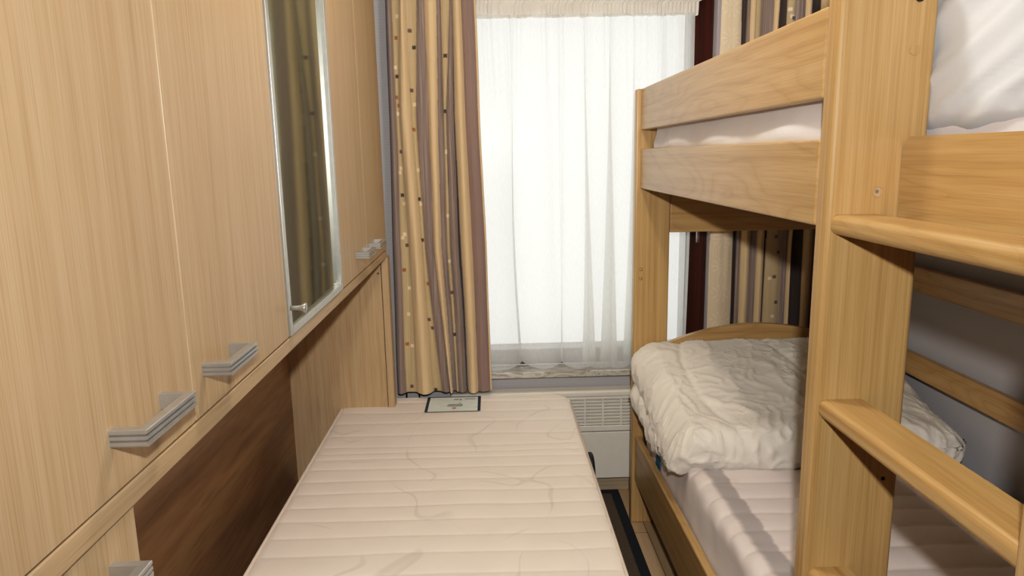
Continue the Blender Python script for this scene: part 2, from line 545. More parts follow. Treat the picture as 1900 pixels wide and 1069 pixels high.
def curtain(name, label, xfun, y0, z0, z1, nu, nv, table, cols, depth, squares, flowers=None, group=None, hem=None):
    """table rows: (height fraction from the top, stripe edges 0..1); cols: (colour, thread) per stripe;
    depth: outward relief of each stripe (folds)."""
    bm = bmesh.new()
    cl = bm.verts.layers.float_color.new('Stripe')
    uvl = bm.loops.layers.uv.new('UVMap')
    grid = []
    for j in range(nv + 1):
        v = j / nv
        z = z1 + (z0 - z1) * v
        e = interp(table, v)
        row = []
        xa, xb = xfun(v)
        for i in range(nu + 1):
            u = i / nu
            k = 0
            while k < len(e) - 2 and u > e[k + 1]:
                k += 1
            w = max(1e-6, e[k + 1] - e[k])
            s = min(1, max(0, (u - e[k]) / w))
            # cloth relief: each stripe is a rounded pleat or a recessed one
            a0 = depth[k]
            rel = a0 * math.sin(math.pi * s) ** 0.75 if a0 > 0 else a0 * math.sin(math.pi * s) ** 0.6
            rel *= (0.7 + 0.5 * v)
            rel += 0.004 * ns((u * 9, v * 3.0, 3.1)) + 0.0025 * ns((u * 26, v * 7.0, 1.1))
            wob = 0.004 * ns((u * 3, v * 4, 8.8))
            vert = bm.verts.new((xa + (xb - xa) * u + wob, y0 - rel, z + (hem(u) * v if hem else 0)))
            c, th = cols[k]
            c = list(c[:3])
            if flowers and k in flowers:
                # pale star flowers embroidered on the plain stripe
                ww = (xb - xa) * w
                fx = (s - 0.5) * ww
                per = 0.105
                fz = ((z + 0.03) % per) - per / 2
                rr = math.hypot(fx, fz); an = math.atan2(fz, fx)
                if rr < 0.036 and abs(math.sin(an * 5)) < 0.22 + 0.0006 / (rr + 0.003):
                    c = [min(1, q * 1.16) for q in c]
            for (sk, sv, ss, sw, sc) in squares:
                if sk == k:
                    hz = abs((z1 - z) - sv)
                    hx = abs((s - ss) * w * (xb - xa))
                    if hz < sw and hx < sw:
                        c = list(sc[:3])
            vert[cl] = (c[0], c[1], c[2], th)
            row.append(vert)
        grid.append(row)
    for j in range(nv):
        for i in range(nu):
            f = bm.faces.new((grid[j][i], grid[j + 1][i], grid[j + 1][i + 1], grid[j][i + 1]))
            for lp, (a, b) in zip(f.loops, ((i, j), (i, j + 1), (i + 1, j + 1), (i + 1, j))):
                lp[uvl].uv = (a / nu, b / nv)
    o = link(name, bm, M['curtain'], None, True)
    sol = o.modifiers.new('cloth', 'SOLIDIFY'); sol.thickness = 0.0015
    tag(o, label, 'curtain', group)
    return o

# left curtain; stripe edges measured along its width
LT = [
    (0.00, [0, .06, .16, .215, .35, .42, .555, .61, .72, .745, .745, .84, .98, 1]),
    (0.08, [0, .06, .16, .215, .35, .42, .555, .61, .72, .745, .745, .84, .98, 1]),
    (0.35, [0, .07, .115, .24, .30, .42, .47, .545, .585, .60, .62, .73, .84, .985, 1][0:5] + [.43, .53, .60, .625, .70, .72, .84, .982, 1][0:9]),
    (0.65, [0, .075, .17, .30, .345, .425, .475, .525, .575, .645, .655, .74, .745, .86, .985, 1][0:5] + [.44, .52, .585, .62, .70, .735, .85, .985, 1][0:9]),
    (1.00, [0, .08, .21, .37, .475, .56, .585, .63, .65, .73, .755, .86, .985, 1]),
]
for v, e in LT:
    assert len(e) == 14, (v, len(e))
LC = [(BROWN, .6), (TAN, .3), (BEIGE, .15), (TAN, .3), (BROWN, 1), (BEIGE, .15), (BROWN, 1), (TAN, .4), (BROWN, 1), (DARK, .5), (BEIGE, .15), (MAUVE, .35), (BEIGE, .2)]
LD = [.016, -.008, .026, -.009, .010, .022, -.010, .008, .018, -.018, .026, .014, .004]
sqs = []
rnd = random.Random(5)
for k, cent in ((1, (.25, .5, .72)), (3, (.3, .7)), (7, (.5,))):
    for ss in cent:
        z = 0.06 + rnd.random() * 0.1
        while z < 1.68:
            sqs.append((k, z, ss, 0.0066, rnd.choice([srgb(84, 68, 62), srgb(222, 206, 172), srgb(110, 90, 80), srgb(160, 108, 60), srgb(224, 212, 184)])))
            z += 0.10 + rnd.random() * 0.22
# the bottom tan stripes
curtain('curtain', 'striped beige and brown curtain hanging left of the window, beside the cabinets',
        lambda v: (-0.352 - 0.030 * v, -0.040 + 0.028 * v), 2.655, 0.489, 2.12, 240, 620, LT, LC, LD, sqs, group='striped curtains')
RT = [(0.0, [0, .03, .15, .19, .21, .25, .28, .37, .40, .45, .50, .56, .60, .66, .72, .78, .86, 1]),
      (0.30, [0, .02, .17, .20, .22, .25, .28, .36, .385, .44, .49, .56, .60, .66, .72, .78, .86, 1]),
      (0.62, [0, .003, .155, .18, .21, .27, .27, .32, .37, .385, .495, .535, .56, .64, .70, .80, .88, 1]),
      (1.0, [0, .003, .155, .18, .21, .27, .27, .32, .37, .385, .495, .535, .56, .64, .70, .80, .88, 1])]
RC = [(LINER, .1), (CREAM, .1), (DARK, .5), (BROWN, 1), (BEIGE, .2), (TAN, .3), (BROWN, .8), (BEIGE, .15), (DARK, .6), (TAN, .2), (BROWN, 1), (BEIGE, .2), (DARK, .5), (BEIGE, .2), (BROWN, 1), (BEIGE, .2), (BROWN, 1)]
RD = [.002, .012, -.012, .006, .014, .006, -.006, .014, -.010, .010, .008, .014, -.010, .014, -.008, .014, .010]
for v, e in RT:
    assert len(e) == 18, len(e)
sq2 = []
for ss in (.3, .55, .75):
    z = 0.1 + rnd.random() * .1
    while z < 1.68:
        sq2.append((9, z, ss, 0.0065, rnd.choice([srgb(84, 68, 72), srgb(222, 206, 180), srgb(110, 90, 90), srgb(226, 216, 196)])))
        z += 0.09 + rnd.random() * .14
curtain('curtain', 'striped beige and brown curtain hanging right of the window, behind the bunk bed',
        lambda v: (0.838, 1.41), 2.655, 0.40, 2.12, 300, 560, RT, RC, RD, sq2, flowers=(1,), group='striped curtains')

# net curtain
def net():
    root = thing('net_curtain', 'sheer white net curtain with gathered heading over the bright window', 'net curtain', (0.36, 2.76, 0.57))
    nu, nv = 520, 90
    bm = bmesh.new()
    z1, z0 = 1.915, 0.568
    g = []
    for j in range(nv + 1):
        v = j / nv
        row = []
        for i in range(nu + 1):
            u = i / nu
            xa = -0.16 + 0.0 * v
            xb = 0.782 + 0.006 * math.sin(v * 3)
            x = xa + (xb - xa) * u
            ph = u * 50 + 2.6 * math.sin(u * 8 + 1.0) + 1.2 * ns((u * 6, v * 0.8, 2)) + 0.5 * math.sin(v * 2 + u * 5)
            amp = max(.55, .90 + .8 * ns((u * 5 + .3, v * .7, 9)))
            big = amp * (math.sin(ph)) * (0.30 + 0.75 * v)
            mid = math.sin(u * 97 + 2 * math.sin(u * 13) + 0.5) * (1 - 0.6 * v)
            fine = ns((u * 130, v * 1.5, 0)) * max(0, 1 - v * 3.0)
            edge = 1 if 0.02 < u < 0.98 else 0.4
            y = 2.742 + edge * (0.028 * big + 0.005 * mid * (1 - .7 * v) + 0.006 * fine + 0.006 * ns((u * 20, v * 2.2, 4)))
            x += amp * (0.016 + 0.024 * v) * math.cos(ph) * min(1, u * 8, (1 - u) * 8)
            zz = z1 + (z0 - z1) * v
            if v > 0.8:
                zz += (v - .8) * 5 * (0.017 * math.sin(ph) + 0.005 * ns((u * 9, 0, 2)))
            row.append(bm.verts.new((x, y, zz)))
        g.append(row)
    for j in range(nv):
        for i in range(nu):
            bm.faces.new((g[j][i], g[j + 1][i], g[j + 1][i + 1], g[j][i + 1]))
    link('net_panel', bm, M['net'], root, True)
    # rolled hem along the bottom edge
    bm = bmesh.new()
    # rod pocket and ruffled heading (opaque, finely gathered)
    nu = 520
    rows = [(1.902, .000), (1.915, .004), (1.930, .006), (1.948, .006), (1.957, .001), (1.962, .000), (1.972, .004), (1.990, .007)]
    g = []
    for r, (z, o) in enumerate(rows):
        row = []
        for i in range(nu + 1):
            u = i / nu
            x = -0.16 + (0.795 + 0.16 + (0.018 if r >= 4 else 0.0)) * u
            y = 2.748 - o + 0.004 * ns((u * 150, z * 4, 1)) + 0.002 * math.sin(u * 420)
            zz = z + (0.004 * ns((u * 60, z * 3, 7)) if r in (0, 7) else 0) + 0.004 * u
            row.append(bm.verts.new((x, y, zz)))
        g.append(row)
    for j in range(len(rows) - 1):
        for i in range(nu):
            bm.faces.new((g[j][i], g[j + 1][i], g[j + 1][i + 1], g[j][i + 1]))
    h = link('gathered_heading', bm, M['net_head'], root, True)
    bm = bmesh.new()
    cyl(bm, (0.31, 2.752, 1.938), 'x', 0.005, 0.95, 12)
    link('curtain_rod', bm, M['alu_frame'], root, True)
    return root
net()

# ------------------------------------------------------------------ cabinets
XF = -0.38
def handle(y0, y1, z0, z1, parent, xdoor=XF, xout=-0.342):
    """C-shaped bar handle made of three stacked ribs."""
    bm = bmesh.new()
    n = 4
    hh = (z1 - z0)
    th = 0.010
    pts = [(xdoor, y0), (xout, y0), (xout, y1), (xdoor, y1)]
    inn = [(xdoor, y0 + th), (xout - th, y0 + th), (xout - th, y1 - th), (xdoor, y1 - th)]
    # profile across z: ribs with grooves
    prof = []
    ribs = 3
    for k in range(ribs):
        a = z0 + hh * k / ribs
        b = z0 + hh * (k + 1) / ribs
        gq = (b - a) * 0.10
        gp = (b - a) * 0.20
        prof += [(a + gp if k else a + .0003, 0.003 if k else .0008), (a + gp + gq, 0.0), (b - gq, 0.0), (b, 0.003 if k < ribs - 1 else .0008)]
    rings = []
    for z, ins in prof:
        # outer contour shrinks by ins
        o = [(xdoor, y0 + ins), (xout - ins, y0 + ins), (xout - ins, y1 - ins), (xdoor, y1 - ins)]
        rings.append([bm.verts.new((x, y, z)) for x, y in o])
    inner = [[bm.verts.new((x, y, z)) for x, y in inn] for z in (prof[0][0], prof[-1][0])]
    for a, b in zip(rings, rings[1:]):
        for j in range(3):
            bm.faces.new((a[j], a[j + 1], b[j + 1], b[j]))
    for j in range(3):
        bm.faces.new((inner[0][j], inner[0][j + 1], inner[1][j + 1], inner[1][j]))
        bm.faces.new((rings[0][j], rings[0][j + 1], inner[0][j + 1], inner[0][j]))
        bm.faces.new((rings[-1][j], rings[-1][j + 1], inner[1][j + 1], inner[1][j]))
    # end caps on the door
    for j in (0, 3):
        bm.faces.new([r[j] for r in rings] + [inner[1][j], inner[0][j]])
    return link('handle', bm, M['alu'], parent)

ZB, ZT = 1.074, 2.30
def overhead(y0, ym, y1, label, h1, h2, mat1, mat2):
    t = thing('overhead_cabinet', label, 'cabinet', (-0.58, (y0 + y1) / 2, ZB), 'overhead cabinets')
    bm = bmesh.new()
    box(bm, -0.795, XF - 0.0185, y0 + .0005, y1 - .0005, ZB, ZT, 0.001)
    link('carcass', bm, M['cab_v'], t)
    for a, b, hh, mt in ((y0, ym, h1, mat1), (ym, y1, h2, mat2)):
        d = bx('door', mt, XF - 0.018, XF, a + .0012, b - .0012, ZB + .002, ZT, t, 0.0012)
        handle(hh[0], hh[1], 1.1245, 1.1425, d)
    return t
overhead(0.42, 0.855, 1.277, 'pale oak overhead cabinet nearest the camera, two tall doors with chrome bar handles', (.660, .778), (.888, .994), M['cab_v'], M['cab_v2'])
overhead(1.757, 2.135, 2.53, 'pale oak overhead cabinet next to the striped curtain, two doors with bar handles', (1.955, 2.075), (2.165, 2.285), M['cab_v2'], M['cab_v'])
t = thing('glass_door_cabinet', 'narrow overhead cabinet with smoked glass door in an aluminium frame', 'cabinet', (-0.58, 1.517, ZB))
bx('carcass', M['cab_v'], -0.795, XF - 0.0205, 1.2775, 1.7565, ZB, ZT, t, 0.001)
d = bpy.data.objects.new('door', None); COL.objects.link(d); d.parent = t
bm = bmesh.new()
fw = 0.016
A, B = 1.281, 1.753
box(bm, XF - .018, XF + .003, A, A + fw, ZB + .002, ZT, .001)
box(bm, XF - .018, XF + .003, B - fw, B, ZB + .002, ZT, .001)
box(bm, XF - .018, XF + .003, A + fw, B - fw, ZB + .002, ZB + .002 + fw, .001)
box(bm, XF - .018, XF + .003, A + fw, B - fw, ZT - fw, ZT, .001)
fr = link('door_frame', bm, M['alu_frame'], d)
bm = bmesh.new()
box(bm, XF - .011, XF - .004, A + fw - .002, B - fw + .002, ZB + fw, ZT - fw)
bmesh.ops.rotate(bm, verts=bm.verts, cent=(XF - .007, (A + B) / 2, 1.6), matrix=Matrix.Rotation(math.radians(0.8), 3, 'Z'))
link('glass_panel', bm, M['smoked'], d)
bm = bmesh.new()
lathe(bm, (XF + .002, 1.292, 1.128), (1, 0, 0), [(0, .005), (.012, .0045), (.020, .006), (.026, .0095), (.029, .0095), (.030, .006)])
link('knob', bm, M['alu'], d, True)

bm = bmesh.new()
box(bm, -0.795, XF - .001, 0.42, 2.535, 1.047, 1.0725, 0.0015)
tag(link('bridge_shelf', bm, M['cab_y']), 'long oak board running under all the overhead cabinet doors', 'shelf board')

# bed recess below: back panel, end panel, front stile
t = thing('bed_recess', 'dark wood-lined recess under the overhead cabinets where the folding bed stows', 'bed recess', (-0.60, 1.62, 0))
bx('back_panel', M['niche'], -0.795, -0.768, 0.702, 2.549, 0, 1.046, t)['label'] = 'dark brown back panel with lengthwise grain'
e = bx('end_panel', M['cab_v2'], -0.795, -0.408, 2.550, 2.572, 0, 1.046, t, 0.001)
bx('front_stile', M['cab_v'], -0.4055, -0.381, 2.545, 2.60, 0, 1.046, t, 0.0015)
bm = bmesh.new()
cyl(bm, (-0.418, 2.5495, 0.985), 'y', 0.004, 0.002, 14)
link('screw_cap', bm, M['zinc'], e, True)
# near base cabinet
t = thing('base_cabinet', 'pale oak base cabinet under the near end of the long board, bottom left corner', 'cabinet', (-0.58, 0.56, 0))
bx('carcass', M['cab_v'], -0.795, XF - 0.025, 0.42, 0.6985, 0, 1.046, t, 0.001)
d = bx('door', M['cab_v2'], XF - .0245, XF - .006, 0.421, 0.700, 0.02, 1.044, t, 0.0012)
handle(0.535, 0.652, 0.990, 1.008, d, XF - .006, XF + .032)

# ------------------------------------------------------------------ fold-out bed
GY = [2.594, 2.489, 2.386, 2.273, 2.173, 2.122, 2.081, 2.011, 1.931, 1.857, 1.775, 1.70, 1.62, 1.542, 1.454, 1.37, 1.29, 1.21, 1.13, 1.05, .97, .89, .81]
MX0, MX1, MY0, MY1, MZ0, MZ1 = -0.588, 0.292, 0.74, 2.655, 0.325, 0.470
def quilt(p, n):
    q = p.copy()
    if n.z > 0.2:
        best = 9; lo_ = MY0; hi_ = MY1
        yy = p.y + 0.006 * ns((p.x * 3, p.y * 8, 0)) + 0.012 * (p.x + .15)
        for g in GY:
            if g <= yy: lo_ = max(lo_, g)
            if g >= yy: hi_ = min(hi_, g)
        s = (yy - lo_) / max(1e-6, hi_ - lo_)
        w = (hi_ - lo_)
        puff = (max(0.0, 1 - (2 * s - 1) ** 2)) ** 0.5
        q.z += (puff - 1) * min(0.0045, w * 0.055) * min(1, n.z * 1.2) + 0.002 * ns((p.x * 5, p.y * 5, 2)) 
    else:
        q += n * 0.003 * ns((p.x * 6, p.y * 6, p.z * 6))
    return q
bm = soft_box((MX0, MY0, MZ0), (MX1, MY1, MZ1), 0.022, (0.012, 0.0036, 0.0073), quilt, 0.10)
mt = thing('folding_bed_mattress', 'bare quilted cream mattress lying on the fold-out bed', 'mattress', (-0.148, 1.70, MZ0))
body = link('mattress_cover', bm, M['mattress'], mt, True)
# piping round the top edge
bm = bmesh.new()
pts = []
rr = 0.096
ins = 0.004
for (cx_, cy_, a0) in ((MX1 - rr, MY1 - rr, 0), (MX0 + rr, MY1 - rr, 90), (MX0 + rr, MY0 + rr, 180), (MX1 - rr, MY0 + rr, 270)):
    for k in range(9):
        a = math.radians(a0 + k * 11.25)
        pts.append((cx_ + (rr - ins) * math.cos(a), cy_ + (rr - ins) * math.sin(a), MZ1 - 0.0065))
pts.append(pts[0])
tube(bm, pts, 0.0042, 8)
link('edge_piping', bm, M['piping'], mt, True)
# sewn maker's label
LZ = 0.4715
lab = bpy.data.objects.new('sewn_label', None); COL.objects.link(lab); lab.parent = mt
def quad(name, mat, x0, x1, y0, y1, z, par):
    bm = bmesh.new()
    n = 10
    vs = [[bm.verts.new((x0 + (x1 - x0) * i / n, y0 + (y1 - y0) * j / n,
           z + 0.0 * i)) for i in range(n + 1)] for j in range(n + 1)]
    for j in range(n):
        for i in range(n):
            bm.faces.new((vs[j][i], vs[j][i + 1], vs[j + 1][i + 1], vs[j + 1][i]))
    return link(name, bm, mat, par)
sh = lambda a: a
lx0, lx1, ly0, ly1 = -0.264, -0.056, 2.478, 2.640
quad('label_border', M['navy'], lx0, lx1, ly0, ly1, LZ, lab)
quad('label_face', M['pale'], lx0 + .011, lx1 - .011, ly0, ly1 - .008, LZ + .0004, lab)
bm = bmesh.new()
def bar(x0, x1, y0, y1):
    vs = [bm.verts.new(p) for p in ((x0, y0, LZ + .0008), (x1, y0, LZ + .0008), (x1, y1, LZ + .0008), (x0, y1, LZ + .0008))]
    bm.faces.new(vs)
rn = random.Random(3)
for (xa, xb, ya, h) in ((-.180, -.125, 2.545, .008), (-.182, -.125, 2.530, .008), (-.160, -.142, 2.600, .007), (-.118, -.078, 2.604, .006)):
    x = xa
    while x < xb:
        w = 0.002 + rn.random() * .005
        bar(x, min(x + w, xb), ya, ya + h)
        x += w + .0012
bar(-.138, -.133, 2.560, 2.566)
bar(-.137, -.131, 2.596, 2.606)
b_top = bm.copy()
for src, up_ in ((bm, False), (b_top, True)):
    bmesh.ops.delete(src, geom=[f for f in src.faces if (f.calc_center_median().y > 2.58) != up_], context='FACES')
    link('label_print', src, M['ink'], lab)
bm = bmesh.new()
bmesh.ops.create_circle(bm, cap_ends=True, segments=20, radius=0.008, matrix=Matrix.Translation((-.155, 2.510, LZ + .0008)))
link('label_emblem', bm, M['orange'], lab)

# black steel folding frame under it
t = thing('folding_bed', 'black steel frame of the fold-out bed, a rounded end showing beside the mattress', 'bed frame', (-0.148, 1.70, 0.0065))
bm = bmesh.new()
box(bm, -0.575, -0.545, 0.78, 2.62, 0.285, 0.3245, 0.004)
box(bm, 0.235, 0.265, 0.78, 2.62, 0.285, 0.3245, 0.004)
for y in (0.78, 1.39, 2.0, 2.59):
    box(bm, -0.545, 0.235, y, y + .03, 0.29, 0.3245, 0.003)
link('side_rails', bm, M['black_metal'], t)
for x in (-0.57, 0.24):
    for y in (0.85, 2.40):
        bm = bmesh.new()
        tube(bm, [(x + .01, y, 0.0072), (x + .01, y, 0.288)], 0.013, 12)
        link('leg', bm, M['black_metal'], t, True)
bm = bmesh.new()
pts = []
for k in range(13):
    a = math.pi * k / 12
    pts.append((0.306, 2.13 + 0.055 * math.cos(a), 0.375 + 0.062 * math.sin(a)))
pts = [(0.27, 2.185, 0.30), (0.30, 2.185, 0.335)] + pts + [(0.30, 2.075, 0.335), (0.27, 2.075, 0.30)]
tube(bm, pts, 0.0085, 10)
link('mattress_stop', bm, M['black'], t, True)

# rug
t = thing('rug', 'brown rug with a black bound edge on the laminate floor by the bunk bed', 'rug', (0.10, 1.70, 0))
bm = bmesh.new()
bx('rug_body', M['rug'], -0.30, 0.474, 0.55, 2.705, 0.0, 0.006, t)
bm = bmesh.new()
box(bm, 0.474, 0.510, 0.52, 2.738, 0.0, 0.0075, 0.002)
box(bm, -0.335, -0.30, 0.52, 2.738, 0.0, 0.0075, 0.002)
box(bm, -0.30, 0.474, 2.705, 2.738, 0.0, 0.0075, 0.002)
box(bm, -0.30, 0.474, 0.52, 0.55, 0.0, 0.0075, 0.002)
link('bound_edge', bm, M['rug_b'], t)

# ------------------------------------------------------------------ convector heater
t = thing('convector_heater', 'white wall convector heater with louvred grille under the marble sill', 'heater', (0.22, 2.72, 0.08))
HX0, HX1 = -0.18, 0.62
bm = bmesh.new()
box(bm, HX0, HX1, 2.694, 2.752, 0.08, 0.283, 0.004, 3)
link('lower_panel', bm, M['heater'], t)
bm = bmesh.new()
box(bm, HX0, HX1, 2.712, 2.752, 0.287, 0.44, 0.003)
link('inner_back', bm, M['heater_dark'], t)
bm = bmesh.new()
box(bm, HX0, HX1, 2.690, 2.756, 0.432, 0.462, 0.010, 4)
link('top_panel', bm, M['heater'], t)
g = bpy.data.objects.new('grille', None); COL.objects.link(g); g.parent = t
bm = bmesh.new()
box(bm, HX0, HX1, 2.692, 2.712, 0.287, 0.312, 0.003)
box(bm, HX0, HX0 + .10, 2.692, 2.712, 0.312, 0.434, 0.002)
box(bm, HX1 - .03, HX1, 2.692, 2.712, 0.312, 0.434, 0.002)
box(bm, HX0 + .10, HX1 - .03, 2.692, 2.712, 0.424, 0.434, 0.002)
x = HX0 + .175
while x < HX1 - .04:
    box(bm, x - .004, x + .004, 2.693, 2.712, 0.312, 0.425)
    x += 0.0735
link('grille_frame', bm, M['heater'], g)
for k in range(8):
    bm = bmesh.new()
    z = 0.320 + k * 0.0137
    r = bmesh.ops.create_cube(bm, size=1)
    for v in r['verts']:
        v.co = Vector((HX0 + .10 + (v.co.x + .5) * (HX1 - HX0 - .13), 2.701 + v.co.y * .014, z + v.co.z * .0036 + v.co.y * .006))
    link('louvre', bm, M['heater'], g)

# ------------------------------------------------------------------ bunk bed
bed = thing('bunk_bed', 'oak bunk bed with guard rail and side ladder along the right wall', 'bunk bed', (0.96, 1.55, 0))
def part(name, mat, *a, bev=0.005, parent=bed, seg=3):
    return bx(name, M[mat], *a, parent, bev, seg)
BX = 1.40
p1 = part('post', 'oak_z', .511, .637, 2.474, 2.512, 0, 1.618, bev=.006)
part('post', 'oak_z', 1.29, BX + .012, 2.474, 2.512, 0, 1.618, bev=.006)
part('post', 'oak_z', 1.29, BX + .012, .60, .638, 0, 1.618, bev=.006)
for z in (.990, .957):
    bm = bmesh.new()
    lathe(bm, (.5345, 2.4745, z), (0, -1, 0), [(0, .0062), (.002, .0062), (.004, .005), (.005, .003)], 16)
    link('screw_cap', bm, M['plug'], p1, True)
# ladder uprights
up1 = part('ladder_upright', 'oak_z', .527, .678, 1.083, 1.128, 0, 1.70, bev=.010, seg=4)
up2 = part('ladder_upright', 'oak_z', .527, .678, .595, .640, 0, 1.70, bev=.010, seg=4)
def disc(name, mat, x, z, r, d, par, y=1.083, ring=True):
    bm = bmesh.new()
    cyl(bm, (x, y, z), 'y', r, d, 28)
    return link(name, bm, M[mat], par, False)
def washer(name, mat, x, z, r0, r1, par, y=1.0826):
    bm = bmesh.new()
    n = 28
    a = [bm.verts.new((x + r0 * math.cos(2 * math.pi * k / n), y - .0006, z + r0 * math.sin(2 * math.pi * k / n))) for k in range(n)]
    b = [bm.verts.new((x + r1 * math.cos(2 * math.pi * k / n), y - .0006, z + r1 * math.sin(2 * math.pi * k / n))) for k in range(n)]
    for k in range(n):
        bm.faces.new((a[k], a[(k + 1) % n], b[(k + 1) % n], b[k]))
    return link(name, bm, M[mat], par)
disc('plug', 'oak_z', .644, 1.546, .0082, .0014, up1)
washer('plug_joint', 'plug', .644, 1.546, .0074, .0086, up1)
disc('screw_hole', 'cab_v', .604, 1.334, .0078, .0012, up1)
washer('hole_rim', 'plug', .604, 1.334, .0072, .0084, up1)
disc('screw', 'zinc', .602, 1.335, .0030, .0026, up1)
disc('bolt', 'black_metal', .645, 1.620, .0062, .006, up1)
disc('drilled_hole', 'dark_hole', .651, .853, .0035, .0016, up1)
# rails on the aisle side
part('guard_rail', 'oak_y', .527, .552, 1.129, 2.473, 1.480, 1.618, bev=.004)
part('side_rail', 'oak_y2', .527, .552, 1.129, 2.473, 1.279, 1.416, bev=.004)
part('lower_side_rail', 'oak_y', .522, .547, 1.129, 2.473, .179, .355, bev=.006)
# rail across the ladder bay, rounded upper corner
bm = bmesh.new()
prof = [(.641, 1.280), (1.082, 1.280), (1.082, 1.400)]
for k in range(9):
    a = math.radians(k * 11.25)
    prof.append((1.064 + .018 * math.cos(a), 1.400 + .018 * math.sin(a)))
prof += [(.641, 1.418)]
fr_ = [bm.verts.new((.637, y, z)) for y, z in prof]
bk_ = [bm.verts.new((.662, y, z)) for y, z in prof]
bm.faces.new(fr_); bm.faces.new(bk_)
for k in range(len(prof)):
    bm.faces.new((fr_[k], fr_[(k + 1) % len(prof)], bk_[(k + 1) % len(prof)], bk_[k]))
bmesh.ops.bevel(bm, geom=[e for e in bm.edges if abs(e.verts[0].co.x - e.verts[1].co.x) < 1e-6 and e.verts[0].co.x < .64], offset=.003, segments=2, affect='EDGES')
link('bay_rail', bm, M['oak_y2'], bed)
part('lower_bay_rail', 'oak_y', .637, .662, .641, 1.082, .179, .355)
# rungs with rounded front edge
for zt in (1.300, .996, .692, .388):
    bm = bmesh.new()
    zb = zt - .031
    prof = [(.605, zb + .002), (.605, zt - .002), (.603, zt)]
    r = .012
    for k in range(9):
        a = math.radians(90 + k * 11.25)
        prof.append((.533 + r + r * math.cos(a), zt - r + r * math.sin(a)))
    for k in range(9):
        a = math.radians(180 + k * 11.25)
        prof.append((.533 + r + r * math.cos(a), zb + r + r * math.sin(a)))
    prof.append((.603, zb))
    a_ = [bm.verts.new((x, .6405, z)) for x, z in prof]
    b_ = [bm.verts.new((x, 1.0825, z)) for x, z in prof]
    bm.faces.new(a_); bm.faces.new(b_)
    for k in range(len(prof)):
        bm.faces.new((a_[k], a_[(k + 1) % len(prof)], b_[(k + 1) % len(prof)], b_[k]))
    link('rung', bm, M['oak_y'], bed)
# wall-side rails
for z0, z1 in ((.94, 1.02), (.66, .735), (1.28, 1.416), (.179, .355)):
    part('wall_side_rail', 'oak_y2', BX - .022, BX + .002, .639, 2.473, z0, z1, bev=.004)
# far end boards
part('end_board', 'oak_x', .638, 1.289, 2.481, 2.505, 1.12, 1.30, bev=.004)
part('end_board', 'oak_x', .638, 1.289, 2.481, 2.505, 1.42, 1.56, bev=.004)
bm = bmesh.new()
n = 30
fr_, bk_ = [], []
prof = [(.638, .40)] + [(.638 + .651 * k / n, .706 + .070 * math.sin(math.pi * k / n) ** .8) for k in range(n + 1)] + [(1.289, .40)]
fr_ = [bm.verts.new((x, 2.481, z)) for x, z in prof]
bk_ = [bm.verts.new((x, 2.505, z)) for x, z in prof]
bm.faces.new(fr_); bm.faces.new(bk_)
for k in range(len(prof)):
    bm.faces.new((fr_[k], fr_[(k + 1) % len(prof)], bk_[(k + 1) % len(prof)], bk_[k]))
link('arched_end_board', bm, M['oak_x'], bed)
# near end boards and slatted bases
part('end_board', 'oak_x', .679, 1.289, .608, .632, 1.28, 1.45, bev=.004)
part('end_board', 'oak_x', .679, 1.289, .608, .632, .18, .50, bev=.004)
for z in (1.355, .268):
    bm = bmesh.new()
    y = .70
    while y < 2.42:
        box(bm, .667, BX - .025, y, y + .07, z, z + .018, .002) if y < 1.13 else box(bm, .556, BX - .025, y, y + .07, z, z + .018, .002)
        y += .115
    link('slat_base', bm, M['oak_x'], bed)

# ------------------------------------------------------------------ bedding
# upper mattress in a fitted sheet
def sheet_up(p, n):
    w = 0.006 * ns((p.x * 4, p.y * 3.0, p.z * 8)) + 0.004 * ns((p.x * 12, p.y * 9, p.z * 20))
    q = p + n * w
    if n.x < -.3:
        q.x -= .012 * math.exp(-((p.z - 1.425) / .03) ** 2) * (1 + 1.2 * ns((0, p.y * 5, 1)))
    if n.z < -.2 or p.z < 1.415:
        q.z += 0.006 + 0.008 * ns((0, p.y * 4, 3)) if p.z < 1.40 else 0
    return q
bm = soft_box((.560, .66, 1.376), (1.375, 2.455, 1.515), 0.045, (.014, .012, .008), sheet_up, .09)
# leave room for the recessed bay rail
for v in bm.verts:
    if v.co.y < 1.16 and v.co.x < .675:
        v.co.x = .690 + (v.co.x - .56) * 0.03
tag(link('upper_mattress', bm, M['sheet'], None, True), 'mattress in a white fitted sheet on the top bunk, behind the guard rail', 'mattress')

# folded duvet on the top bunk, hanging over the ladder side
def wr_up(p, n):
    w = 0.010 * ns((p.x * 3, p.y * 3, p.z * 4))
    # long diagonal creases on the aisle side
    d = Vector((p.y * 0.75 + p.z * 1.0, 0, 0)).x
    w += 0.009 * (1 - abs(noise.noise(Vector((p.y * 7 + p.z * 16, p.y * 1.2 - p.z * .8, p.x * 2)))) * 2)
    w += 0.0030 * (1 - abs(noise.noise(Vector((p.y * 20 + p.z * 46, p.y * 2 - p.z * 2, p.x * 4)))) * 2)
    return p + n * w
bm = soft_box((.684, .66, 1.430), (1.30, 1.40, 1.86), 0.036, (.014, .007, .006), wr_up, .09)
for v in bm.verts:    # slump of the lower edge at the near end
    if v.co.z < 1.46:
        v.co.z = 1.430 + (v.co.z - 1.430) * .8 - max(0, 1.08 - v.co.y) * 0.035
tag(link('folded_duvet', bm, M['duvet_up'], None, True), 'thick white duvet folded on the top bunk above the ladder', 'duvet')

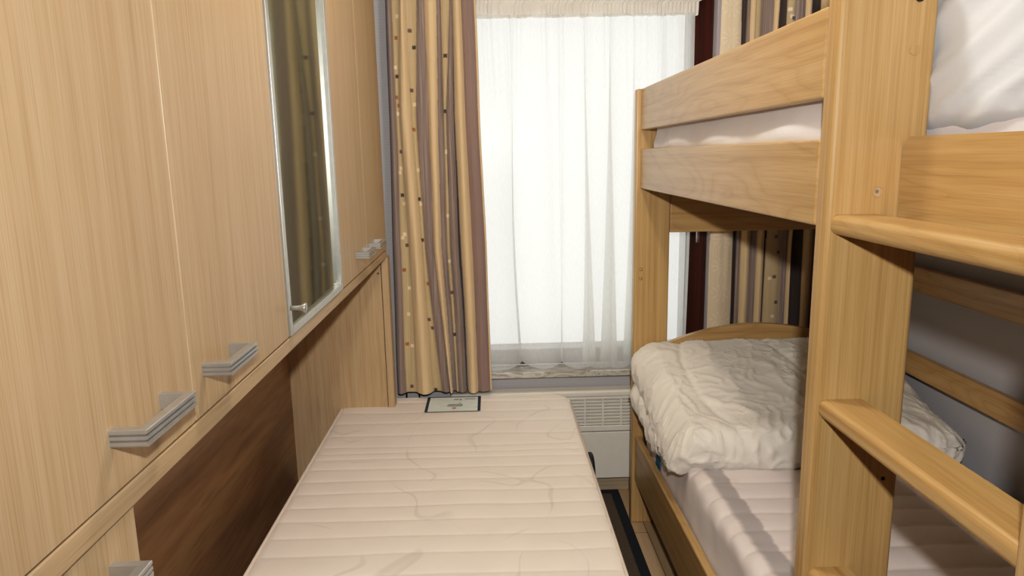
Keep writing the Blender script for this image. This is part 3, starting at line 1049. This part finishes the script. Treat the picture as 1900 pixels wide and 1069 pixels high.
# lower mattress: quilted top, greyer strip along the rippled aisle edge, sheet sides
LMX0, LMX1, LMY0, LMY1, LMZ0, LMZ1 = .553, 1.372, .67, 2.45, .288, .500
def q_low(p, n):
    q = p.copy()
    if n.z > .3:
        per = .085
        s = ((p.y + .004 * ns((p.x * 6, p.y * 6, 0)) + .010 * math.sin(p.x * 6)) % per) / per
        q.z += -0.0085 * (1 - (max(0, 1 - (2 * s - 1) ** 2)) ** .5) + .010 * ns((p.x * 3, p.y * 3, 1)) + .003 * ns((p.x * 11, p.y * 11, 5))
        e = p.x - LMX0
        if e < .12:
            q.z += .004 * ns((p.x * 18, p.y * 26, 2)) 
    else:
        q += n * (.007 * ns((p.x * 5, p.y * 5, p.z * 7)) + .004 * ns((p.x * 13, p.y * 17, p.z * 6)))
    return q
bm = soft_box((LMX0, LMY0, LMZ0), (LMX1, LMY1, LMZ1), .04, (.012, .0055, .0106), q_low, .06)
for v in bm.verts:
    if v.co.y < 1.15 and v.co.x < .675:
        v.co.x = .672 + (v.co.x - .55) * .03
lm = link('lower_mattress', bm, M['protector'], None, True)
tag(lm, 'white quilted mattress with rumpled edge on the bottom bunk', 'mattress')
# blue care tag peeking out between mattress and rail
bm = bmesh.new()
box(bm, .549, .551, 2.19, 2.25, .34, .385)
o = link('care_tag', bm, M['blue_tag'], lm); o['label'] = 'small blue tag'

# lower duvet, folded double
def wr_low(p, n):
    amp = 1.0
    q = p.copy()
    w = .014 * ns((p.x * 3.2, p.y * 3.2, p.z * 3)) + .004 * ns((p.x * 8, p.y * 8, p.z * 8))
    # gathers radiating from the stitched seams
    gate = max(0, .5 + 1.4 * ns(p, 4.3))
    t = noise.noise(Vector((p.x * 15 + 2.5 * ns(p, 5), p.y * 7 + 2 * ns(p, 7), p.z * 7)))
    w += .0100 * gate * math.exp(-abs(t) * 9)
    t2 = noise.noise(Vector((p.x * 12 - 2.5 * ns(p, 6), p.y * 24 + 3 * ns(p, 4), p.z * 8)))
    w += .0085 * max(0, .9 - gate * .6) * math.exp(-abs(t2) * 8)
    # short gathers along the hem at the near and left edges
    if p.z < .60 or p.x < .56:
        w += .003 * math.exp(-abs(noise.noise(Vector((p.x * 30, p.y * 30, p.z * 8)))) * 6)
    # seams between quilted boxes
    for sx in (.70 + .07 * math.sin(p.y * 5), 1.00 + .04 * math.sin(p.y * 7)):
        w -= .010 * math.exp(-abs(p.x - sx) / .012) * max(0, n.z)
    return q + n * w
bm = bmesh.new()
b1 = soft_box((.486, 1.990, .500), (1.300, 2.458, .615), .050, (.0085, .0085, .0085), wr_low, .10)
b2 = soft_box((.498, 1.862, .562), (1.374, 2.466, .722), .066, (.0065, .0065, .0075), wr_low, .09)
def sag(bm_):
    for v in bm_.verts:
        # overhang past the mattress edge droops; surface rises to the far end
        o_ = max(0, .57 - v.co.x)
        v.co.z -= o_ * .55 * (0.5 + 1.2 * max(0, (2.46 - v.co.y) / .55))
        v.co.z += (v.co.y - 2.2) * .06
        if v.co.x > 1.15:
            v.co.z -= (v.co.x - 1.15) ** 2 * .6 * (1 if v.co.z > .56 else 0)
            v.co.y -= (v.co.x - 1.15) * .25 * (2.46 - v.co.y)
for v in b2.verts:
    k_ = min(1, max(0, (2.44 - v.co.y) / .50))
    v.co.z = .712 - (.712 - v.co.z) * (.80 + .62 * k_ ** 1.2)
    if v.co.z > .5:
        k2 = min(1, max(0, (2.38 - v.co.y) / .46))
        v.co.z = .5 + (v.co.z - .5) * (1 - .40 * k2 * k2 * (3 - 2 * k2))
    if v.co.y < 2.02:
        v.co.z = max(v.co.z, .497 + .004 * ns((v.co.x * 9, 0, 0)))
for b_ in (b1, b2):
    sag(b_)
    tmp = bpy.data.meshes.new('tmp'); b_.to_mesh(tmp); b_.free()
    bm.from_mesh(tmp); bpy.data.meshes.remove(tmp)
tag(link('folded_duvet', bm, M['duvet'], None, True), 'cream white puffy duvet folded double at the far end of the bottom bunk', 'duvet')

# black cable dropping behind the mattress below the left curtain
bm = bmesh.new()
pts = [(-.355 + .05 * k / 12, 2.70, .475 + .018 * math.sin(math.pi * k / 12)) for k in range(13)]
pts = [(-.358, 2.745, .02), (-.358, 2.73, .3)] + pts + [(-.30, 2.73, .3), (-.30, 2.745, .02)]
tube(bm, pts, .003, 8)
tag(link('power_cable', bm, M['black'], None, True), 'thin black cable looping up behind the mattress below the left curtain', 'cable')

# ------------------------------------------------------------------ light
w = bpy.data.worlds.new('daylight'); SC.world = w
w.use_nodes = True
bg = w.node_tree.nodes['Background']
bg.inputs['Color'].default_value = (1.0, 1.0, 0.98, 1)
bg.inputs['Strength'].default_value = 1.02

def lamp(name, kind, loc, energy, col, size=None, rot=None):
    l = bpy.data.lights.new(name, kind)
    l.energy = energy
    l.color = col
    if kind == 'POINT':
        l.shadow_soft_size = size
    if kind == 'AREA':
        l.shape = 'DISK'; l.size = size
    o = bpy.data.objects.new(name, l)
    COL.objects.link(o)
    o.location = loc
    if rot:
        o.rotation_euler = rot
    return o
fl = lamp('flash', 'SPOT', (0.037, 0.0, 1.535), 26.0, (1.0, 0.98, 0.96), 0.018)
fl.data.shadow_soft_size = 0.018
fl.data.spot_size = math.radians(125)
fl.data.spot_blend = 0.6
fl.rotation_euler = (math.radians(84), 0, 0)
fl.data.use_nodes = True
lnt = fl.data.node_tree
fo = lnt.nodes.new('ShaderNodeLightFalloff')
fo.inputs['Strength'].default_value = 1.0
em = [n for n in lnt.nodes if n.type == 'EMISSION'][0]
lnt.links.new(fo.outputs['Linear'], em.inputs['Strength'])
lamp('ceiling_lamp', 'POINT', (0.17, 1.35, 2.27), 11.5, (1.0, 0.90, 0.78), 0.05)

SC.view_settings.view_transform = 'Standard'
SC.view_settings.look = 'None'
SC.view_settings.exposure = 0.40
SC.view_settings.use_curve_mapping = True
cm = SC.view_settings.curve_mapping
cc = cm.curves[3]
for x_, y_ in ((0.03, 0.019), (0.18, 0.175), (0.5, 0.55)):
    cc.points.new(x_, y_)
cm.update()
